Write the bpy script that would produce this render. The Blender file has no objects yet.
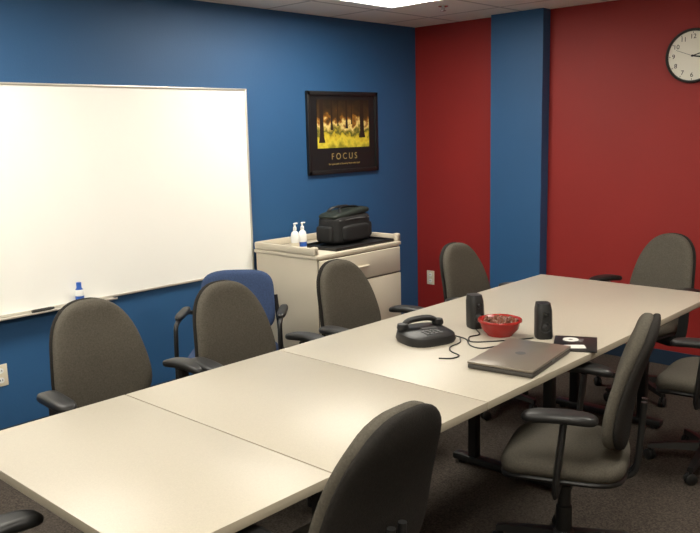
import bpy, bmesh, math, random
from mathutils import Vector, Matrix, Euler
random.seed(4)
D = bpy.data
scene = bpy.context.scene
COL = scene.collection
scene.view_settings.view_transform = 'Standard'
scene.view_settings.look = 'None'
scene.view_settings.exposure = 0.0

# ------------------------------------------------------------ materials
def mat(name, col, rough=0.6, metal=0.0, bump=0.0, bscale=200.0, var=0.0, vscale=8.0, spec=0.5, emit=None, estr=0.0):
    m = D.materials.new(name); m.use_nodes = True
    nt = m.node_tree; b = nt.nodes['Principled BSDF']
    b.inputs['Base Color'].default_value = (*col, 1)
    b.inputs['Roughness'].default_value = rough
    b.inputs['Metallic'].default_value = metal
    b.inputs['Specular IOR Level'].default_value = spec
    tc = nt.nodes.new('ShaderNodeTexCoord')
    if var > 0:
        n = nt.nodes.new('ShaderNodeTexNoise'); n.inputs['Scale'].default_value = vscale
        n.inputs['Detail'].default_value = 4
        nt.links.new(tc.outputs['Object'], n.inputs['Vector'])
        r = nt.nodes.new('ShaderNodeValToRGB')
        r.color_ramp.elements[0].position = 0.3; r.color_ramp.elements[1].position = 0.7
        r.color_ramp.elements[0].color = (*[c*(1-var) for c in col], 1)
        r.color_ramp.elements[1].color = (*[min(1, c*(1+var)) for c in col], 1)
        nt.links.new(n.outputs['Fac'], r.inputs['Fac'])
        nt.links.new(r.outputs['Color'], b.inputs['Base Color'])
    if bump > 0:
        n2 = nt.nodes.new('ShaderNodeTexNoise'); n2.inputs['Scale'].default_value = bscale
        n2.inputs['Detail'].default_value = 3
        nt.links.new(tc.outputs['Object'], n2.inputs['Vector'])
        bp = nt.nodes.new('ShaderNodeBump'); bp.inputs['Strength'].default_value = bump
        bp.inputs['Distance'].default_value = 0.003
        nt.links.new(n2.outputs['Fac'], bp.inputs['Height'])
        nt.links.new(bp.outputs['Normal'], b.inputs['Normal'])
    if emit:
        b.inputs['Emission Color'].default_value = (*emit, 1)
        b.inputs['Emission Strength'].default_value = estr
    return m

M_BLUE = mat('paint_blue', (0.022, 0.094, 0.228), 0.55, bump=0.25, bscale=150, var=0.04, vscale=2)
M_RED = mat('paint_red', (0.275, 0.013, 0.010), 0.6, bump=0.25, bscale=150, var=0.04, vscale=2)
M_BEIGE = mat('paint_beige', (0.50, 0.46, 0.38), 0.6, bump=0.2, bscale=150)
M_CARPET = mat('carpet', (0.070, 0.058, 0.048), 0.95, bump=0.9, bscale=260, var=0.5, vscale=130, spec=0.1)
M_VINYL = mat('vinyl_base', (0.012, 0.03, 0.06), 0.5)
M_WB = mat('whiteboard_enamel', (0.94, 0.93, 0.88), 0.3, var=0.01, vscale=1.5)
M_ALU = mat('aluminium', (0.66, 0.63, 0.56), 0.35, metal=0.6)
M_LAM = mat('table_laminate', (0.445, 0.405, 0.33), 0.40, var=0.05, vscale=260)
M_EDGE = mat('table_edge', (0.34, 0.30, 0.23), 0.5)
M_BLK = mat('black_plastic', (0.010, 0.010, 0.010), 0.45)
M_BLKM = mat('black_metal', (0.012, 0.012, 0.012), 0.4, metal=0.2)
M_FAB = mat('chair_fabric', (0.092, 0.083, 0.067), 0.95, bump=0.6, bscale=350, var=0.18, vscale=160, spec=0.12)
M_FABD = mat('chair_back_fabric', (0.022, 0.020, 0.018), 0.9, bump=0.6, bscale=350, var=0.18, vscale=160, spec=0.15)
M_BLUEF = mat('blue_upholstery', (0.045, 0.072, 0.15), 0.9, bump=0.5, bscale=300, var=0.15, vscale=120, spec=0.2)
M_CAB = mat('cabinet_laminate', (0.60, 0.54, 0.43), 0.45, var=0.02, vscale=5)
M_CABD = mat('cabinet_gap', (0.12, 0.10, 0.08), 0.7)
M_CHROME = mat('chrome', (0.7, 0.7, 0.7), 0.2, metal=1.0)
M_WHT = mat('white_plastic', (0.82, 0.82, 0.80), 0.35)
M_BLUP = mat('blue_plastic', (0.02, 0.10, 0.45), 0.35)
M_BAG = mat('bag_nylon', (0.007, 0.007, 0.007), 0.75, bump=0.5, bscale=300)
M_GRN = mat('bag_dark_green', (0.008, 0.014, 0.010), 0.7)
M_REDP = mat('red_ceramic', (0.34, 0.018, 0.014), 0.25)
M_CANDY = mat('candy_brown', (0.16, 0.05, 0.025), 0.4, var=0.4, vscale=40)
M_LAP = mat('laptop_lid', (0.22, 0.19, 0.155), 0.30, metal=0.35)
M_LAPB = mat('laptop_base', (0.05, 0.045, 0.04), 0.5)
M_PAPER = mat('paper', (0.7, 0.69, 0.65), 0.7)
M_GREY = mat('grey_plastic', (0.10, 0.10, 0.10), 0.4)
M_DGREY = mat('speaker_cone', (0.018, 0.018, 0.018), 0.6)
M_OUT = mat('outlet_plastic', (0.72, 0.66, 0.52), 0.4)
M_GOLD = mat('gold_print', (0.30, 0.22, 0.08), 0.6)
M_LIGHT = mat('troffer_lens', (0.9, 0.9, 0.9), 0.5, emit=(1.0, 0.95, 0.84), estr=21.5)
M_WOOD = mat('door_wood', (0.25, 0.13, 0.06), 0.45, var=0.3, vscale=6)
M_CLOCKF = mat('clock_face', (0.80, 0.78, 0.68), 0.5)

# ceiling tiles
M_CEIL = D.materials.new('ceiling_tile'); M_CEIL.use_nodes = True
nt = M_CEIL.node_tree; b = nt.nodes['Principled BSDF']; b.inputs['Roughness'].default_value = 0.9
tc = nt.nodes.new('ShaderNodeTexCoord'); br = nt.nodes.new('ShaderNodeTexBrick')
br.offset = 0.0; br.inputs['Scale'].default_value = 1.0
br.inputs['Color1'].default_value = (0.86, 0.81, 0.72, 1); br.inputs['Color2'].default_value = (0.83, 0.78, 0.70, 1)
br.inputs['Mortar'].default_value = (0.5, 0.46, 0.4, 1)
br.inputs['Mortar Size'].default_value = 0.012
br.inputs['Brick Width'].default_value = 0.61; br.inputs['Row Height'].default_value = 0.61
nt.links.new(tc.outputs['Object'], br.inputs['Vector']); nt.links.new(br.outputs['Color'], b.inputs['Base Color'])

# ------------------------------------------------------------ mesh helpers
def link(o, parent=None):
    COL.objects.link(o)
    if parent is not None: o.parent = parent
    return o

def empty(name, loc=(0, 0, 0), rotz=0.0, eul=None):
    e = D.objects.new(name, None); e.empty_display_size = 0.1
    e.location = loc; e.rotation_euler = eul if eul else (0, 0, rotz)
    COL.objects.link(e); return e

def from_bm(name, bm, m, parent=None, loc=(0, 0, 0), rot=(0, 0, 0), smooth=True):
    me = D.meshes.new(name); bm.normal_update(); bm.to_mesh(me); bm.free()
    if m: me.materials.append(m)
    if smooth:
        for p in me.polygons: p.use_smooth = True
        try: me.set_sharp_from_angle(angle=math.radians(40))
        except Exception: pass
    o = D.objects.new(name, me); o.location = loc; o.rotation_euler = rot
    return link(o, parent)

def box(name, size, loc, m, parent=None, bevel=0.0, rot=(0, 0, 0), seg=2):
    bm = bmesh.new(); bmesh.ops.create_cube(bm, size=1.0)
    for v in bm.verts: v.co = Vector((v.co.x*size[0], v.co.y*size[1], v.co.z*size[2]))
    if bevel > 0:
        bmesh.ops.bevel(bm, geom=bm.edges[:], offset=bevel, segments=seg, affect='EDGES', profile=0.5)
    return from_bm(name, bm, m, parent, loc, rot)

def lathe(name, prof, m, parent=None, loc=(0, 0, 0), rot=(0, 0, 0), n=28):
    bm = bmesh.new(); rings = []
    for r, z in prof:
        if r < 1e-5: rings.append([bm.verts.new((0, 0, z))])
        else: rings.append([bm.verts.new((r*math.cos(2*math.pi*i/n), r*math.sin(2*math.pi*i/n), z)) for i in range(n)])
    for a, c in zip(rings, rings[1:]):
        for i in range(n):
            j = (i+1) % n
            if len(a) == 1 and len(c) == 1: continue
            if len(a) == 1: bm.faces.new((a[0], c[i], c[j]))
            elif len(c) == 1: bm.faces.new((a[i], a[j], c[0]))
            else: bm.faces.new((a[i], a[j], c[j], c[i]))
    bmesh.ops.recalc_face_normals(bm, faces=bm.faces[:])
    return from_bm(name, bm, m, parent, loc, rot)

def catmull(pts, k=8):
    P = [Vector(p) for p in pts]; P = [2*P[0]-P[1]] + P + [2*P[-1]-P[-2]]; out = []
    for i in range(1, len(P)-2):
        for s in range(k):
            t = s/k
            out.append(0.5*((2*P[i]) + (P[i+1]-P[i-1])*t + (2*P[i-1]-5*P[i]+4*P[i+1]-P[i+2])*t*t + (3*P[i]-P[i-1]-3*P[i+1]+P[i+2])*t**3))
    out.append(P[-2]); return out

def tube(name, pts, r, m, parent=None, n=10, smoothpath=True, r2=None, k=8, loc=(0, 0, 0)):
    path = catmull(pts, k) if smoothpath else [Vector(p) for p in pts]
    r2 = r2 or r
    bm = bmesh.new(); rings = []
    t0 = (path[1]-path[0]).normalized()
    ref = Vector((1, 0, 0)) if abs(t0.x) < 0.8 else Vector((0, 1, 0))
    nrm = (ref - t0*ref.dot(t0)).normalized()
    for i, p in enumerate(path):
        t = (path[min(i+1, len(path)-1)] - path[max(i-1, 0)]).normalized()
        nrm = (nrm - t*nrm.dot(t)).normalized(); bn = t.cross(nrm)
        rings.append([bm.verts.new(p + nrm*r*math.cos(2*math.pi*j/n) + bn*r2*math.sin(2*math.pi*j/n)) for j in range(n)])
    for a, c in zip(rings, rings[1:]):
        for j in range(n): bm.faces.new((a[j], a[(j+1) % n], c[(j+1) % n], c[j]))
    bm.faces.new(rings[0][::-1]); bm.faces.new(rings[-1])
    bmesh.ops.recalc_face_normals(bm, faces=bm.faces[:])
    return from_bm(name, bm, m, parent, loc)

def pillow(name, hw, place, T, m, parent=None, nu=20, nv=24, p=6, loc=(0, 0, 0), rot=(0, 0, 0)):
    """closed cushion: hw(v) half width, place(x,v,off)->pos"""
    bm = bmesh.new(); G = {}
    for s in (1, -1):
        for j in range(nv+1):
            v = (1-math.cos(math.pi*j/nv))/2
            for i in range(nu+1):
                u = math.sin(math.pi/2*(2*i/nu-1))
                e = math.sqrt(max(0, 1-abs(u)**p))*math.sqrt(max(0, 1-abs(2*v-1)**(p*1.6)))
                G[s, j, i] = bm.verts.new(place(u*hw(v), v, s*T/2*e))
    for s in (1, -1):
        for j in range(nv):
            for i in range(nu):
                q = [G[s, j, i], G[s, j, i+1], G[s, j+1, i+1], G[s, j+1, i]]
                bm.faces.new(q if s > 0 else q[::-1])
    bmesh.ops.remove_doubles(bm, verts=bm.verts[:], dist=1e-5)
    bmesh.ops.recalc_face_normals(bm, faces=bm.faces[:])
    return from_bm(name, bm, m, parent, loc, rot)

def text(name, s, size, m, parent, loc, ext=0.0005, rot=(0, 0, 0)):
    cu = D.curves.new(name+'_cu', 'FONT'); cu.body = s; cu.size = size; cu.extrude = ext
    cu.align_x = 'CENTER'; cu.align_y = 'CENTER'
    t = D.objects.new(name+'_tmp', cu); COL.objects.link(t)
    bpy.context.view_layer.update()
    me = D.meshes.new_from_object(t.evaluated_get(bpy.context.evaluated_depsgraph_get()))
    D.objects.remove(t)
    me.materials.clear(); me.materials.append(m)
    o = D.objects.new(name, me); o.location = loc; o.rotation_euler = rot
    return link(o, parent)

# ------------------------------------------------------------ room
XW, YW, H = 5.26, 4.14, 2.44
X0, Y0 = -1.6, -1.6
cx, cy = (XW+X0)/2, (YW+Y0)/2
LX, LY = XW-X0, YW-Y0
box('floor', (LX+.2, LY+.2, .1), (cx, cy, -.05), M_CARPET)
box('wall_back', (LX+.2, .1, H), (cx, YW+.05, H/2), M_BLUE)
box('wall_right', (.1, LY, H), (XW+.05, cy, H/2), M_RED)
box('wall_front', (LX+.2, .1, H), (cx, Y0-.05, H/2), M_BEIGE)
box('wall_left', (.1, LY, H), (X0-.05, cy, H/2), M_BEIGE)
box('ceiling', (LX+.2, LY+.2, .1), (cx, cy, H+.05), M_CEIL)
box('column', (.10, .43, H), (XW-.05, 3.135, H/2), M_BLUE)
box('baseboard_back', (LX, .008, .10), (cx, YW-.004, .05), M_VINYL)
box('baseboard_right', (.008, 2.92-Y0, .10), (XW-.004, (2.92+Y0)/2, .05), M_VINYL)
box('baseboard_column', (.008, .43, .10), (XW-.104, 3.135, .05), M_VINYL)
box('baseboard_front', (LX, .008, .10), (cx, Y0+.004, .05), M_VINYL)
d = empty('door_1', (X0, .2, 0))
box('leaf', (.045, .9, 2.05), (.03, 0, 1.025), M_WOOD, d, .003)
for i, (sy, sz, py, pz) in enumerate([(.06, 2.11, -.48, 1.055), (.06, 2.11, .48, 1.055), (1.02, .06, 0, 2.09)]):
    box('jamb_%d' % i, (.06, sy, sz), (.03, py, pz), M_BLKM, d)
lathe('knob', [(0, 0), (.012, 0), (.012, .03), (.028, .045), (.028, .06), (0, .07)], M_CHROME, d, (.05, .38, 1.0), (0, math.pi/2, 0))

for (tx, ty) in [(3.62, 3.22), (1.2, 3.22), (-.9, 2.2), (3.62, .6), (1.2, .6), (-.9, -.4)]:
    t = empty('ceiling_light', (tx, ty, H))
    box('lens', (1.14, .54, .012), (0, 0, -.008), M_LIGHT, t)
    for i, (sx, sy, px, py) in enumerate([(1.22, .04, 0, .29), (1.22, .04, 0, -.29), (.04, .54, .59, 0), (.04, .54, -.59, 0)]):
        box('rim_%d' % i, (sx, sy, .02), (px, py, -.01), M_WHT, t)
lathe('sprinkler_head', [(0, 0), (.035, 0), (.035, -.006), (.012, -.012), (.012, -.03), (.02, -.033), (.02, -.036), (0, -.036)], M_CHROME, None, (4.5, 3.3, H))

# ------------------------------------------------------------ whiteboard
wb = empty('whiteboard', (2.21, YW, 1.308))
bw, bh = 2.44, 1.20
box('panel', (bw, .014, bh), (0, -.010, 0), M_WB, wb)
for nm, s, l in [('frame_top', (bw+.02, .022, .012), (0, -.013, bh/2)), ('frame_bottom', (bw+.02, .022, .012), (0, -.013, -bh/2)),
                 ('frame_l', (.012, .022, bh), (-bw/2-.002, -.013, 0)), ('frame_r', (.012, .022, bh), (bw/2+.002, -.013, 0))]:
    box(nm, s, l, M_ALU, wb, .0015)
wt = empty('whiteboard_tray', (2.21, YW, 1.308))
box('shelf', (1.3, .075, .005), (-.50, -.0375, -bh/2-.009), M_ALU, wt, .0015)
box('lip', (1.3, .004, .010), (-.50, -.075, -bh/2-.006), M_ALU, wt, .0015)
b1 = lathe('spray_bottle', [(0, 0), (.022, 0), (.024, .01), (.024, .050), (.024, .051), (.021, .085), (.014, .095), (.014, .125), (0, .125)], M_WHT, None, (2.14, YW-.0495, .7018), n=20)
b1.data.materials.append(M_BLUP)
for p in b1.data.polygons:
    z = sum(b1.data.vertices[i].co.z for i in p.vertices)/len(p.vertices)
    if z > .086 or .012 < z < .045: p.material_index = 1
mk = lathe('marker_pen', [(0, 0), (.008, 0), (.009, .01), (.009, .10), (.006, .125), (0, .125)], M_BLK, None, (1.86, YW-.05, .7108), (0, math.pi/2, 0), n=14)

# ------------------------------------------------------------ framed poster
po = empty('framed_poster', (4.37, YW, 1.614), eul=(math.pi/2, 0, 0))
fw, fh = .76, .60
box('backing', (fw-.02, fh-.02, .012), (0, 0, .008), M_BLK, po)
for i, (sx, sy, px, py) in enumerate([(fw, .030, 0, fh/2-.015), (fw, .030, 0, -fh/2+.015), (.030, fh, fw/2-.015, 0), (.030, fh, -fw/2+.015, 0)]):
    box('frame_%d' % i, (sx, sy, .026), (px, py, .013), M_BLK, po, .003)
mp = D.materials.new('forest_print'); mp.use_nodes = True
nt = mp.node_tree; b = nt.nodes['Principled BSDF']; b.inputs['Roughness'].default_value = .5
tc = nt.nodes.new('ShaderNodeTexCoord'); sp = nt.nodes.new('ShaderNodeSeparateXYZ')
nt.links.new(tc.outputs['Object'], sp.inputs[0])
ns = nt.nodes.new('ShaderNodeTexNoise'); ns.inputs['Scale'].default_value = 14; ns.inputs['Detail'].default_value = 6
nt.links.new(tc.outputs['Object'], ns.inputs['Vector'])
mr = nt.nodes.new('ShaderNodeMapRange'); mr.inputs['From Min'].default_value = -.18; mr.inputs['From Max'].default_value = .18
nt.links.new(sp.outputs['Y'], mr.inputs['Value'])
ad = nt.nodes.new('ShaderNodeMath'); ad.operation = 'MULTIPLY_ADD'; ad.inputs[1].default_value = .8
nt.links.new(ns.outputs['Fac'], ad.inputs[0]); nt.links.new(mr.outputs[0], ad.inputs[2])
sb = nt.nodes.new('ShaderNodeMath'); sb.operation = 'SUBTRACT'; sb.inputs[1].default_value = .38
nt.links.new(ad.outputs[0], sb.inputs[0])
cr = nt.nodes.new('ShaderNodeValToRGB'); e = cr.color_ramp.elements
e[0].position = 0; e[0].color = (.30, .26, .02, 1); e[1].position = 1; e[1].color = (.015, .010, .004, 1)
for pos, c in [(.16, (.72, .58, .05, 1)), (.26, (.60, .44, .03, 1)), (.34, (.08, .09, .015, 1)), (.42, (.40, .30, .05, 1)), (.51, (.85, .66, .24, 1)), (.58, (.34, .14, .015, 1)), (.68, (.06, .03, .008, 1))]:
    k = e.new(pos); k.color = c
nt.links.new(sb.outputs[0], cr.inputs['Fac']); nt.links.new(cr.outputs['Color'], b.inputs['Base Color'])
M_TRUNK = mat('print_dark', (.02, .010, .005), .6)
box('picture', (.56, .35, .002), (0, .065, .0155), mp, po)
for i, (tx, w, top, bot) in enumerate([(-.235, .045, .24, -.07), (-.13, .020, .24, .02), (-.065, .010, .24, .05), (.03, .022, .24, .03), (.085, .010, .24, .06), (.20, .05, .24, -.04)]):
    bm = bmesh.new()
    vs = [bm.verts.new(c) for c in [(tx-w*.75, bot, 0), (tx+w*.75, bot, 0), (tx+w*.45, bot+.05, 0), (tx+w*.38, top, 0), (tx-w*.38, top, 0), (tx-w*.45, bot+.05, 0)]]
    bm.faces.new(vs); from_bm('trunk_%d' % i, bm, M_TRUNK, po, (0, 0, .0168), smooth=False)
text('title', 'F O C U S', .066, M_GOLD, po, (0, -.175, .0150))
text('caption', 'the quiet path is found by those who look', .020, M_GOLD, po, (0, -.228, .0150))

# ------------------------------------------------------------ clock
R = Matrix(((0, 0, -1), (-1, 0, 0), (0, 1, 0)))
ck = empty('wall_clock', (XW, 1.910, 2.037), eul=R.to_euler())
lathe('rim', [(0, 0), (.164, 0), (.168, .01), (.168, .03), (.162, .036), (.153, .034), (.151, .022), (0, .022)], M_BLK, ck, n=48)
lathe('face', [(0, .0225), (.1515, .0225), (.1515, .0245), (0, .0245)], M_CLOCKF, ck, n=48)
for h in range(1, 13):
    a = math.pi/2 - h*math.pi/6
    text('numeral_%d' % h, str(h), .040, M_BLK, ck, (.118*math.cos(a), .118*math.sin(a), .0255))
for i in range(0, 60, 5):
    a = i*math.pi/30
    box('tick_%d' % i, (.010, .003, .001), (.143*math.cos(a), .143*math.sin(a), .0252), M_BLK, ck, rot=(0, 0, a))
for nm, L, w, ang in [('hour_hand', .075, .009, 1.75), ('minute_hand', .112, .006, 1.30), ('second_hand', .12, .002, -1.2)]:
    a = math.pi/2-ang
    box(nm, (L, w, .001), (L*.42*math.cos(a), L*.42*math.sin(a), .028), M_BLK, ck, rot=(0, 0, a))
lathe('hub', [(0, .024), (.007, .024), (.007, .031), (0, .031)], M_BLK, ck, n=16)

# ------------------------------------------------------------ outlets
def outlet(loc, eul):
    o = empty('wall_outlet', loc, eul=eul)
    box('plate', (.075, .118, .006), (0, 0, .003), M_OUT, o, .002)
    for s in (-1, 1):
        lathe('socket_%d' % s, [(0, .006), (.016, .006), (.016, .0085), (0, .0085)], M_WHT, o, (0, s*.026, 0), n=20)
        for t in (-1, 1): box('slot_%d_%d' % (s, t), (.003, .010, .001), (t*.006, s*.026, .009), M_BLK, o)
outlet((XW, 4.0, .39), R.to_euler())
outlet((1.68, YW, .39), (math.pi/2, 0, 0))

# ------------------------------------------------------------ conference table
TX0, TX1, TY0, TY1, TZ = .82, 4.235, 1.37, 2.385, .74
tb = empty('conference_table', (0, 0, 0))
secs = [(TX0, 1.383), (1.387, 2.098), (2.102, TX1)]
for i, (a, c) in enumerate(secs):
    o = box('top_%d' % i, (c-a, TY1-TY0, .028), ((a+c)/2, (TY0+TY1)/2, TZ-.014), M_LAM, tb, .002)
    o.data.materials.append(M_EDGE)
    for p in o.data.polygons:
        if abs(p.normal.z) < .5: p.material_index = 1
    off = .16 if i == 0 else .06
    box('rail_%d' % i, (c-a-.06-off, .02, .045), ((a+off+c-.06)/2, TY0+.2, TZ-.05), M_BLKM, tb)
    box('rail_b_%d' % i, (c-a-.06-off, .02, .045), ((a+off+c-.06)/2, TY1-.2, TZ-.05), M_BLKM, tb)
for i, lx in enumerate([1.085, 2.0, 3.06, 4.08]):
    box('crossbar_%d' % i, (.05, .66, .03), (lx, 1.872, TZ-.043), M_BLKM, tb, .004)
    box('foot_%d' % i, (.06, .62, .035), (lx, 1.872, .032), M_BLKM, tb, .01)
    for s in (-1, 1):
        box('post_%d_%d' % (i, s), (.045, .045, .64), (lx, 1.872+s*.2, .36), M_BLKM, tb, .006)
        lathe('glide_%d_%d' % (i, s), [(0, 0), (.02, 0), (.02, .016), (0, .016)], M_BLK, tb, (lx, 1.872+s*.27, 0), n=12)

# ------------------------------------------------------------ task chair
def office_chair(loc, rot, star=0.3, z=0.0, lean=1.0):
    c = empty('office_chair', (loc[0], loc[1], 0), rot)
    zt, zb = .975+z, .50+z
    def hwb(v): return .230*(1-.33*v**1.6)*max(0, 1-abs(2*v-1)**3.6)**(1/2.4)
    def yb(v): return -.175 - lean*.095*v + .018*math.sin(math.pi*min(1, v*1.2))
    def pb(x, v, off): return Vector((x, yb(v)+.55*x*x+off, zb+(zt-zb)*v))
    pillow('backrest', hwb, pb, .060, M_FAB, c)
    pillow('back_shell', lambda v: hwb(v)*1.0, lambda x, v, off: pb(x, v, off)+Vector((0, -.030, 0)), .036, M_FABD, c, p=8)
    def hws(v): return .240*(.93+.07*v)*max(0, 1-abs(2*v-1)**4.5)**(1/3.2)
    def ps(x, v, off): return Vector((x, -.225+.445*v, .43+off + .25*x*x - .05*max(0, v-.75)**1.5*3))
    pillow('seat', hws, ps, .085, M_FAB, c)
    pillow('seat_pan', lambda v: hws(v)*.95, lambda x, v, off: ps(x, v, off)+Vector((0, 0, -.035)), .04, M_BLK, c, p=8)
    for i in (0, 1):
        dx = .022*(2*i-1)
        tube('back_bar_%d' % i, [(dx, -.02, .375), (dx, -.18, .372), (dx, -.245, .40), (dx, -.258, .50), (dx, -.268, .66)], .012, M_BLK, c)
    for s in (-1, 1):
        tube('arm_post_%d' % s, [(s*.12, .0, .378), (s*.22, .0, .375), (s*.275, -.005, .41), (s*.285, -.015, .50), (s*.28, -.03, .655)], .012, M_BLK, c, r2=.030)
        pillow('arm_pad_%d' % s, lambda v: .043*max(0, 1-abs(2*v-1)**4)**(1/2.5),
               lambda x, v, off, s=s: Vector((s*.275+x+ s*.02*math.sin(v*2.2), -.14+.25*v, .673+off-.012*(2*v-1)**2)), .034, M_BLK, c, nu=10, nv=16)
    box('mechanism', (.13, .2, .045), (0, -.01, .365), M_BLK, c, .012)
    lathe('gas_column', [(0, .09), (.03, .09), (.03, .22), (.024, .225), (.024, .30), (.015, .302), (.015, .36), (0, .36)], M_BLK, c)
    lathe('hub', [(0, .06), (.042, .06), (.045, .075), (.04, .115), (.03, .125), (0, .125)], M_BLK, c)
    for k in range(5):
        a = star + k*2*math.pi/5; dx, dy = math.cos(a), math.sin(a)
        bm = bmesh.new(); rings = []
        for (r, zz, hw_, hh) in [(.03, .098, .026, .020), (.15, .088, .021, .015), (.262, .072, .016, .010)]:
            rings.append([bm.verts.new((dx*r-dy*w, dy*r+dx*w, zz+q)) for w, q in [(-hw_, -hh), (hw_, -hh), (hw_*.7, hh), (-hw_*.7, hh)]])
        for A, B in zip(rings, rings[1:]):
            for j in range(4): bm.faces.new((A[j], A[(j+1) % 4], B[(j+1) % 4], B[j]))
        bm.faces.new(rings[0][::-1]); bm.faces.new(rings[-1])
        bmesh.ops.recalc_face_normals(bm, faces=bm.faces[:])
        from_bm('leg_%d' % k, bm, M_BLK, c, smooth=False)
        ca = a + .8
        for s in (-1, 1):
            lathe('caster_%d_%d' % (k, s), [(0, -.008), (.022, -.008), (.027, -.004), (.027, .004), (.022, .008), (0, .008)], M_BLK, c,
                  (dx*.255 + s*.012*math.cos(ca), dy*.255 + s*.012*math.sin(ca), .027), (math.pi/2, 0, ca+math.pi/2), n=16)
        lathe('stem_%d' % k, [(0, .03), (.009, .03), (.009, .075), (0, .075)], M_BLK, c, (dx*.255, dy*.255, 0), n=10)
    return c
PI = math.pi
office_chair((1.58, 2.70), PI, .1, z=-.005)
office_chair((2.205, 2.62), PI-.03, .5, z=-.02)
office_chair((2.95, 2.58), PI+.03, .9, z=-.015)
office_chair((3.85, 2.47), PI, .4, z=-.025)
office_chair((4.57, 1.905), PI/2-.28, .3, z=-.015)
office_chair((3.76, 1.22), .1, .6)
office_chair((2.56, 1.33), .35, .2, z=-.005)
office_chair((1.395, 1.44), .0, .94, lean=1.2)
office_chair((.73, 1.61), -PI/2, .942)

# ------------------------------------------------------------ blue guest chair
g = empty('blue_armchair', (2.65, 3.38, 0), math.radians(133))
def hg(v): return .22*(1-.06*v)*max(0, 1-abs(2*v-1)**5)**(1/3.5)
pillow('backrest', hg, lambda x, v, o: Vector((x, -.20-.07*v+.35*x*x+o, .50+.35*v)), .05, M_BLUEF, g)
pillow('seat', lambda v: .24*max(0, 1-abs(2*v-1)**6)**(1/4), lambda x, v, o: Vector((x, -.20+.44*v, .43+o)), .075, M_BLUEF, g)
for s in (-1, 1):
    tube('front_leg_arm_%d' % s, [(s*.275, .20, .012), (s*.275, .195, .30), (s*.275, .18, .58), (s*.275, .13, .635), (s*.275, -.05, .64), (s*.275, -.20, .62), (s*.24, -.245, .60)], .0125, M_BLKM, g)
    tube('rear_leg_%d' % s, [(s*.25, -.27, .012), (s*.245, -.23, .30), (s*.235, -.225, .50), (s*.215, -.26, .70)], .0125, M_BLKM, g)
    tube('side_rail_%d' % s, [(s*.27, .19, .385), (s*.262, 0, .385), (s*.25, -.225, .385)], .011, M_BLKM, g)
    pillow('arm_pad_%d' % s, lambda v: .026*max(0, 1-abs(2*v-1)**4)**(1/2.5), lambda x, v, o, s=s: Vector((s*.275+x, -.16+.28*v, .655+o)), .028, M_BLK, g, nu=10, nv=12)
tube('cross_rail_f', [(-.27, .16, .385), (0, .16, .385), (.27, .16, .385)], .011, M_BLKM, g)
tube('cross_rail_r', [(-.25, -.16, .385), (0, -.16, .385), (.25, -.16, .385)], .011, M_BLKM, g)
for sx in (-1, 1):
    for y in (.20, -.27):
        lathe('foot_%d_%d' % (sx, int(y*100)), [(0, 0), (.017, 0), (.015, .02), (0, .02)], M_BLK, g, (sx*(.275 if y > 0 else .25), y, 0), n=12)

# ------------------------------------------------------------ cabinet cart
cb = empty('storage_cart', (3.845, 3.80, 0))
W, DP = .82, .58
box('carcass', (W, DP, .76), (0, 0, .45), M_CAB, cb, .004)
box('top', (W+.02, DP+.02, .025), (0, 0, .8425), M_CAB, cb, .006)
f = -DP/2
for i, (w, h, x, zc) in enumerate([(W-.03, .17, 0, .735), (W/2-.018, .525, -W/4+.002, .375), (W/2-.018, .525, W/4-.002, .375)]):
    box('gap_%d' % i, (w+.010, .004, h+.010), (x, f-.001, zc), M_CABD, cb)
    box('front_%d' % i, (w, .018, h), (x, f-.010, zc), M_CAB, cb, .004)
for i, (x, zc, hz) in enumerate([(0, .735, 0), (-.03, .58, 1), (.03, .58, 1)]):
    box('pull_%d' % i, (.012 if hz else .11, .02, .09 if hz else .012), (x, f-.028, zc), M_CAB, cb, .004)
for nm, s, l in [('rail_l', (.022, DP, .045), (-W/2+.0, 0, .880)), ('rail_r', (.022, DP, .045), (W/2, 0, .880)), ('rail_b', (W, .02, .045), (0, DP/2-.002, .880))]:
    box(nm, s, l, M_CAB, cb, .006)
for sx in (-1, 1):
    box('post_%d' % sx, (.04, .04, .055), (sx*(W/2-.005), f+.02, .882), M_CAB, cb, .008)
    for sy in (-1, 1):
        lathe('caster_%d_%d' % (sx, sy), [(0, -.012), (.03, -.012), (.035, -.006), (.035, .006), (.03, .012), (0, .012)], M_BLK, cb, (sx*.34, sy*.2, .035), (PI/2, 0, PI/2), n=18)
        box('caster_fork_%d_%d' % (sx, sy), (.035, .03, .035), (sx*.34, sy*.2, .06), M_BLKM, cb)
ZC = .8555
tr = empty('serving_tray', (3.93, 3.70, ZC))
box('base', (.58, .34, .008), (0, 0, .004), M_BLK, tr, .002)
for i, (sx, sy, px, py) in enumerate([(.58, .012, 0, .165), (.58, .012, 0, -.165), (.012, .34, .285, 0), (.012, .34, -.285, 0)]):
    box('lip_%d' % i, (sx, sy, .02), (px, py, .012), M_BLK, tr, .003)

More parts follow.
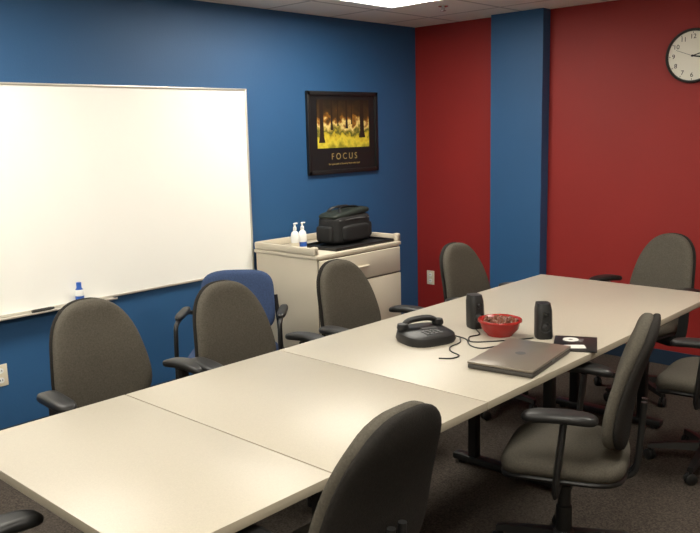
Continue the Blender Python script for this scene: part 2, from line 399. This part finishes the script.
bg = empty('duffel_bag', (3.965, 3.76, ZC+.009), .05)
bg.scale = (1.06, 1.0, 1.10)
pillow('body', lambda v: .20*(1-.06*v)*max(.0, 1-abs(2*v-1)**8)**(1/6), lambda x, v, o: Vector((x, o, .001+.18*v)), .20, M_BAG, bg, p=8)
pillow('front_pocket', lambda v: .13*max(0, 1-abs(2*v-1)**6)**(1/5), lambda x, v, o: Vector((x, -.10+o, .02+.10*v)), .05, M_BAG, bg)
pillow('top_flap', lambda v: .185*max(0, 1-abs(2*v-1)**6)**(1/5), lambda x, v, o: Vector((x, -.09+.18*v, .185+o+.012*math.sin(9*x))), .045, M_GRN, bg)
for s in (-1, 1):
    tube('handle_%d' % s, [(-.11, s*.07, .13), (-.105, s*.06, .19), (-.07, s*.03, .222), (.07, s*.03, .222), (.105, s*.06, .19), (.11, s*.07, .13)], .006, M_BLK, bg, r2=.010)
    pillow('end_pocket_%d' % s, lambda v: .07*max(0, 1-abs(2*v-1)**6)**(1/5), lambda x, v, o, s=s: Vector((s*.195+o, x, .02+.10*v)), .04, M_BAG, bg)
tube('zipper', [(-.15, -.092, .15), (0, -.101, .155), (.15, -.092, .15)], .004, M_GREY, bg)
for i, (bx, by) in enumerate([(3.475, 3.74), (3.532, 3.73)]):
    bo = empty('spray_bottle_white' if i == 0 else 'lotion_bottle', (bx, by, ZC))
    lathe('body', [(0, 0), (.024, 0), (.027, .006), (.027, .11), (.022, .13), (.011, .14), (.011, .15), (0, .15)], M_WHT, bo, n=20)
    lathe('cap', [(0, .148), (.012, .148), (.012, .165), (.006, .168), (.006, .185), (0, .185)], M_WHT, bo, n=16)
    box('nozzle', (.034, .012, .010), (.008, 0, .187), M_WHT, bo, .003)
    lathe('label', [(.0274, .035), (.0274, .065)], M_BLUP if i else M_OUT, bo, n=20)

# ------------------------------------------------------------ things on the table
def speaker(loc, rot):
    s = empty('computer_speaker', (*loc, TZ), rot)
    bm = bmesh.new()
    w, dd, h = .033, .038, .148
    vs = []
    for (z, k, sh) in [(0, 1.0, 0), (.01, 1.06, 0), (.12, 1.0, -.010), (h, .85, -.014)]:
        ring = []
        for i in range(20):
            a = 2*PI*i/20; cxx, sy = math.cos(a), math.sin(a)
            q = 4; rr = (abs(cxx)**q+abs(sy)**q)**(-1/q)
            ring.append(bm.verts.new((w*k*rr*cxx, dd*k*rr*sy - sh, z)))
        vs.append(ring)
    for A, B in zip(vs, vs[1:]):
        for j in range(20): bm.faces.new((A[j], A[(j+1) % 20], B[(j+1) % 20], B[j]))
    bm.faces.new(vs[0][::-1]); bm.faces.new(vs[-1])
    from_bm('cabinet', bm, M_BLK, s)
    for z, r in [(.05, .022), (.105, .012)]:
        lathe('driver_%d' % int(z*1000), [(0, .004), (r*.3, .006), (r*.8, .0), (r, .005), (r*1.05, 0)], M_DGREY, s, (0, -.038+.006*z/.1, z), (PI/2, 0, 0), n=20)
speaker((2.905, 1.960), -.5); speaker((2.93, 1.635), -.8)

bl = empty('red_bowl', (2.86, 1.805, TZ))
lathe('bowl', [(0, .0), (.055, 0), (.058, .006), (.080, .03), (.090, .068), (.093, .07), (.095, .066), (.095, .062), (.090, .071), (.086, .068), (.072, .032), (.05, .012), (0, .010)], M_REDP, bl, n=32)
bm = bmesh.new()
for i in range(70):
    a = random.random()*2*PI; r = .072*math.sqrt(random.random())
    mtx = Matrix.Translation((r*math.cos(a), r*math.sin(a), .050+.012*(1-r/.08)+random.random()*.008)) @ Matrix.Rotation(random.random()*3, 4, 'X') @ Matrix.Diagonal((1, 1.4, .7, 1))
    bmesh.ops.create_icosphere(bm, subdivisions=1, radius=.012, matrix=mtx)
from_bm('candy', bm, M_CANDY, bl)
lathe('fill', [(0, .02), (.064, .03), (.078, .052), (0, .056)], M_CANDY, bl)

lp = empty('laptop', (2.57, 1.530, TZ), math.radians(8))
box('base', (.385, .255, .017), (0, 0, .0115), M_LAPB, lp, .004)
box('lid', (.388, .258, .010), (0, 0, .0258), M_LAP, lp, .004)
lathe('logo', [(0, .0305), (.02, .0305), (.02, .0315), (0, .0315)], M_GREY, lp, n=24)
for sx in (-1, 1):
    for sy in (-1, 1): lathe('foot_%d_%d' % (sx, sy), [(0, 0), (.008, 0), (.008, .004), (0, .004)], M_BLK, lp, (sx*.16, sy*.1, 0), n=10)
box('latch', (.03, .004, .006), (0, -.129, .02), M_GREY, lp)

nb = empty('black_folder', (2.905, 1.475, TZ), .45)
box('cover', (.22, .17, .008), (0, 0, .004), M_BLK, nb, .002)
box('paper', (.05, .08, .001), (-.06, 0, .0086), M_PAPER, nb, rot=(0, 0, .2))
box('card', (.05, .08, .001), (.045, .01, .0086), M_GREY, nb, rot=(0, 0, -.15))
lathe('disc', [(.01, .0092), (.032, .0092), (.032, .0102), (.01, .0102), (.01, .0092)], M_PAPER, nb, (.045, .02, 0), n=28)

ph = empty('desk_telephone', (2.59, 2.0, TZ), -.35)
bm = bmesh.new()
N = 32; rings = []
for (k, zf, zb_) in [(1.0, 0, 0), (1.05, .014, .014), (1.0, .032, .045), (.86, .040, .056)]:
    ring = []
    for i in range(N):
        a = 2*PI*i/N; q = 3.0; c_, s_ = math.cos(a), math.sin(a); rr = (abs(c_)**q+abs(s_)**q)**(-1/q)
        y = .105*k*rr*s_
        ring.append(bm.verts.new((.112*k*rr*c_, y, zf+(zb_-zf)*(y+.12)/.24)))
    rings.append(ring)
for A, B in zip(rings, rings[1:]):
    for j in range(N): bm.faces.new((A[j], A[(j+1) % N], B[(j+1) % N], B[j]))
bm.faces.new(rings[0][::-1]); bm.faces.new(rings[-1])
from_bm('body', bm, M_BLK, ph)
tube('handset', [(-.085, .045, .060), (-.06, .050, .078), (-.02, .052, .084), (.03, .052, .084), (.065, .050, .077), (.09, .045, .058)], .013, M_BLK, ph, r2=.015)
for x in (-.085, .09):
    lathe('handset_end_%d' % int(x*1000), [(0, -.014), (.022, -.014), (.026, -.004), (.022, .012), (0, .016)], M_BLK, ph, (x, .045, .062), n=20)
box('display', (.07, .022, .003), (.02, .008, .050), M_GREY, ph, rot=(.07, 0, 0))
for r_ in range(3):
    for c_ in range(4):
        box('key_%d_%d' % (r_, c_), (.015, .011, .004), (-.03+c_*.022, -.065+r_*.020, .045+r_*.0014), M_GREY, ph, .0015, rot=(.07, 0, 0))

tz = .0028
def cable(nm, pts):
    return tube(nm, [(x-2.8, y-1.8, tz) for x, y in pts], .0028, M_BLK, None, n=8, k=6, loc=(2.8, 1.8, TZ))
cable('speaker_cable', [(2.86, 1.925), (2.80, 1.87), (2.74, 1.88), (2.68, 1.83), (2.73, 1.77), (2.80, 1.715), (2.85, 1.68), (2.89, 1.66)])
cable('power_cord', [(2.70, 1.90), (2.64, 1.86), (2.56, 1.85), (2.51, 1.81), (2.48, 1.75), (2.43, 1.75), (2.40, 1.79)])
cable('audio_cable', [(2.72, 1.94), (2.70, 1.87), (2.63, 1.80), (2.62, 1.74), (2.69, 1.71), (2.76, 1.71), (2.82, 1.65)])

# ------------------------------------------------------------ world + camera
w = D.worlds.new('world'); scene.world = w; w.use_nodes = True
w.node_tree.nodes['Background'].inputs[0].default_value = (.5, .48, .45, 1)
w.node_tree.nodes['Background'].inputs[1].default_value = .05
cam = D.cameras.new('camera'); co = D.objects.new('camera', cam); COL.objects.link(co)
cam.sensor_width = 36; cam.lens = 40.73; cam.clip_start = .05
co.matrix_world = Matrix(((.6808, .1398, -.7190, 0), (-.7322, .0962, -.6743, 0), (-.0250, .9855, .1679, 1.62), (0, 0, 0, 1)))
scene.camera = co
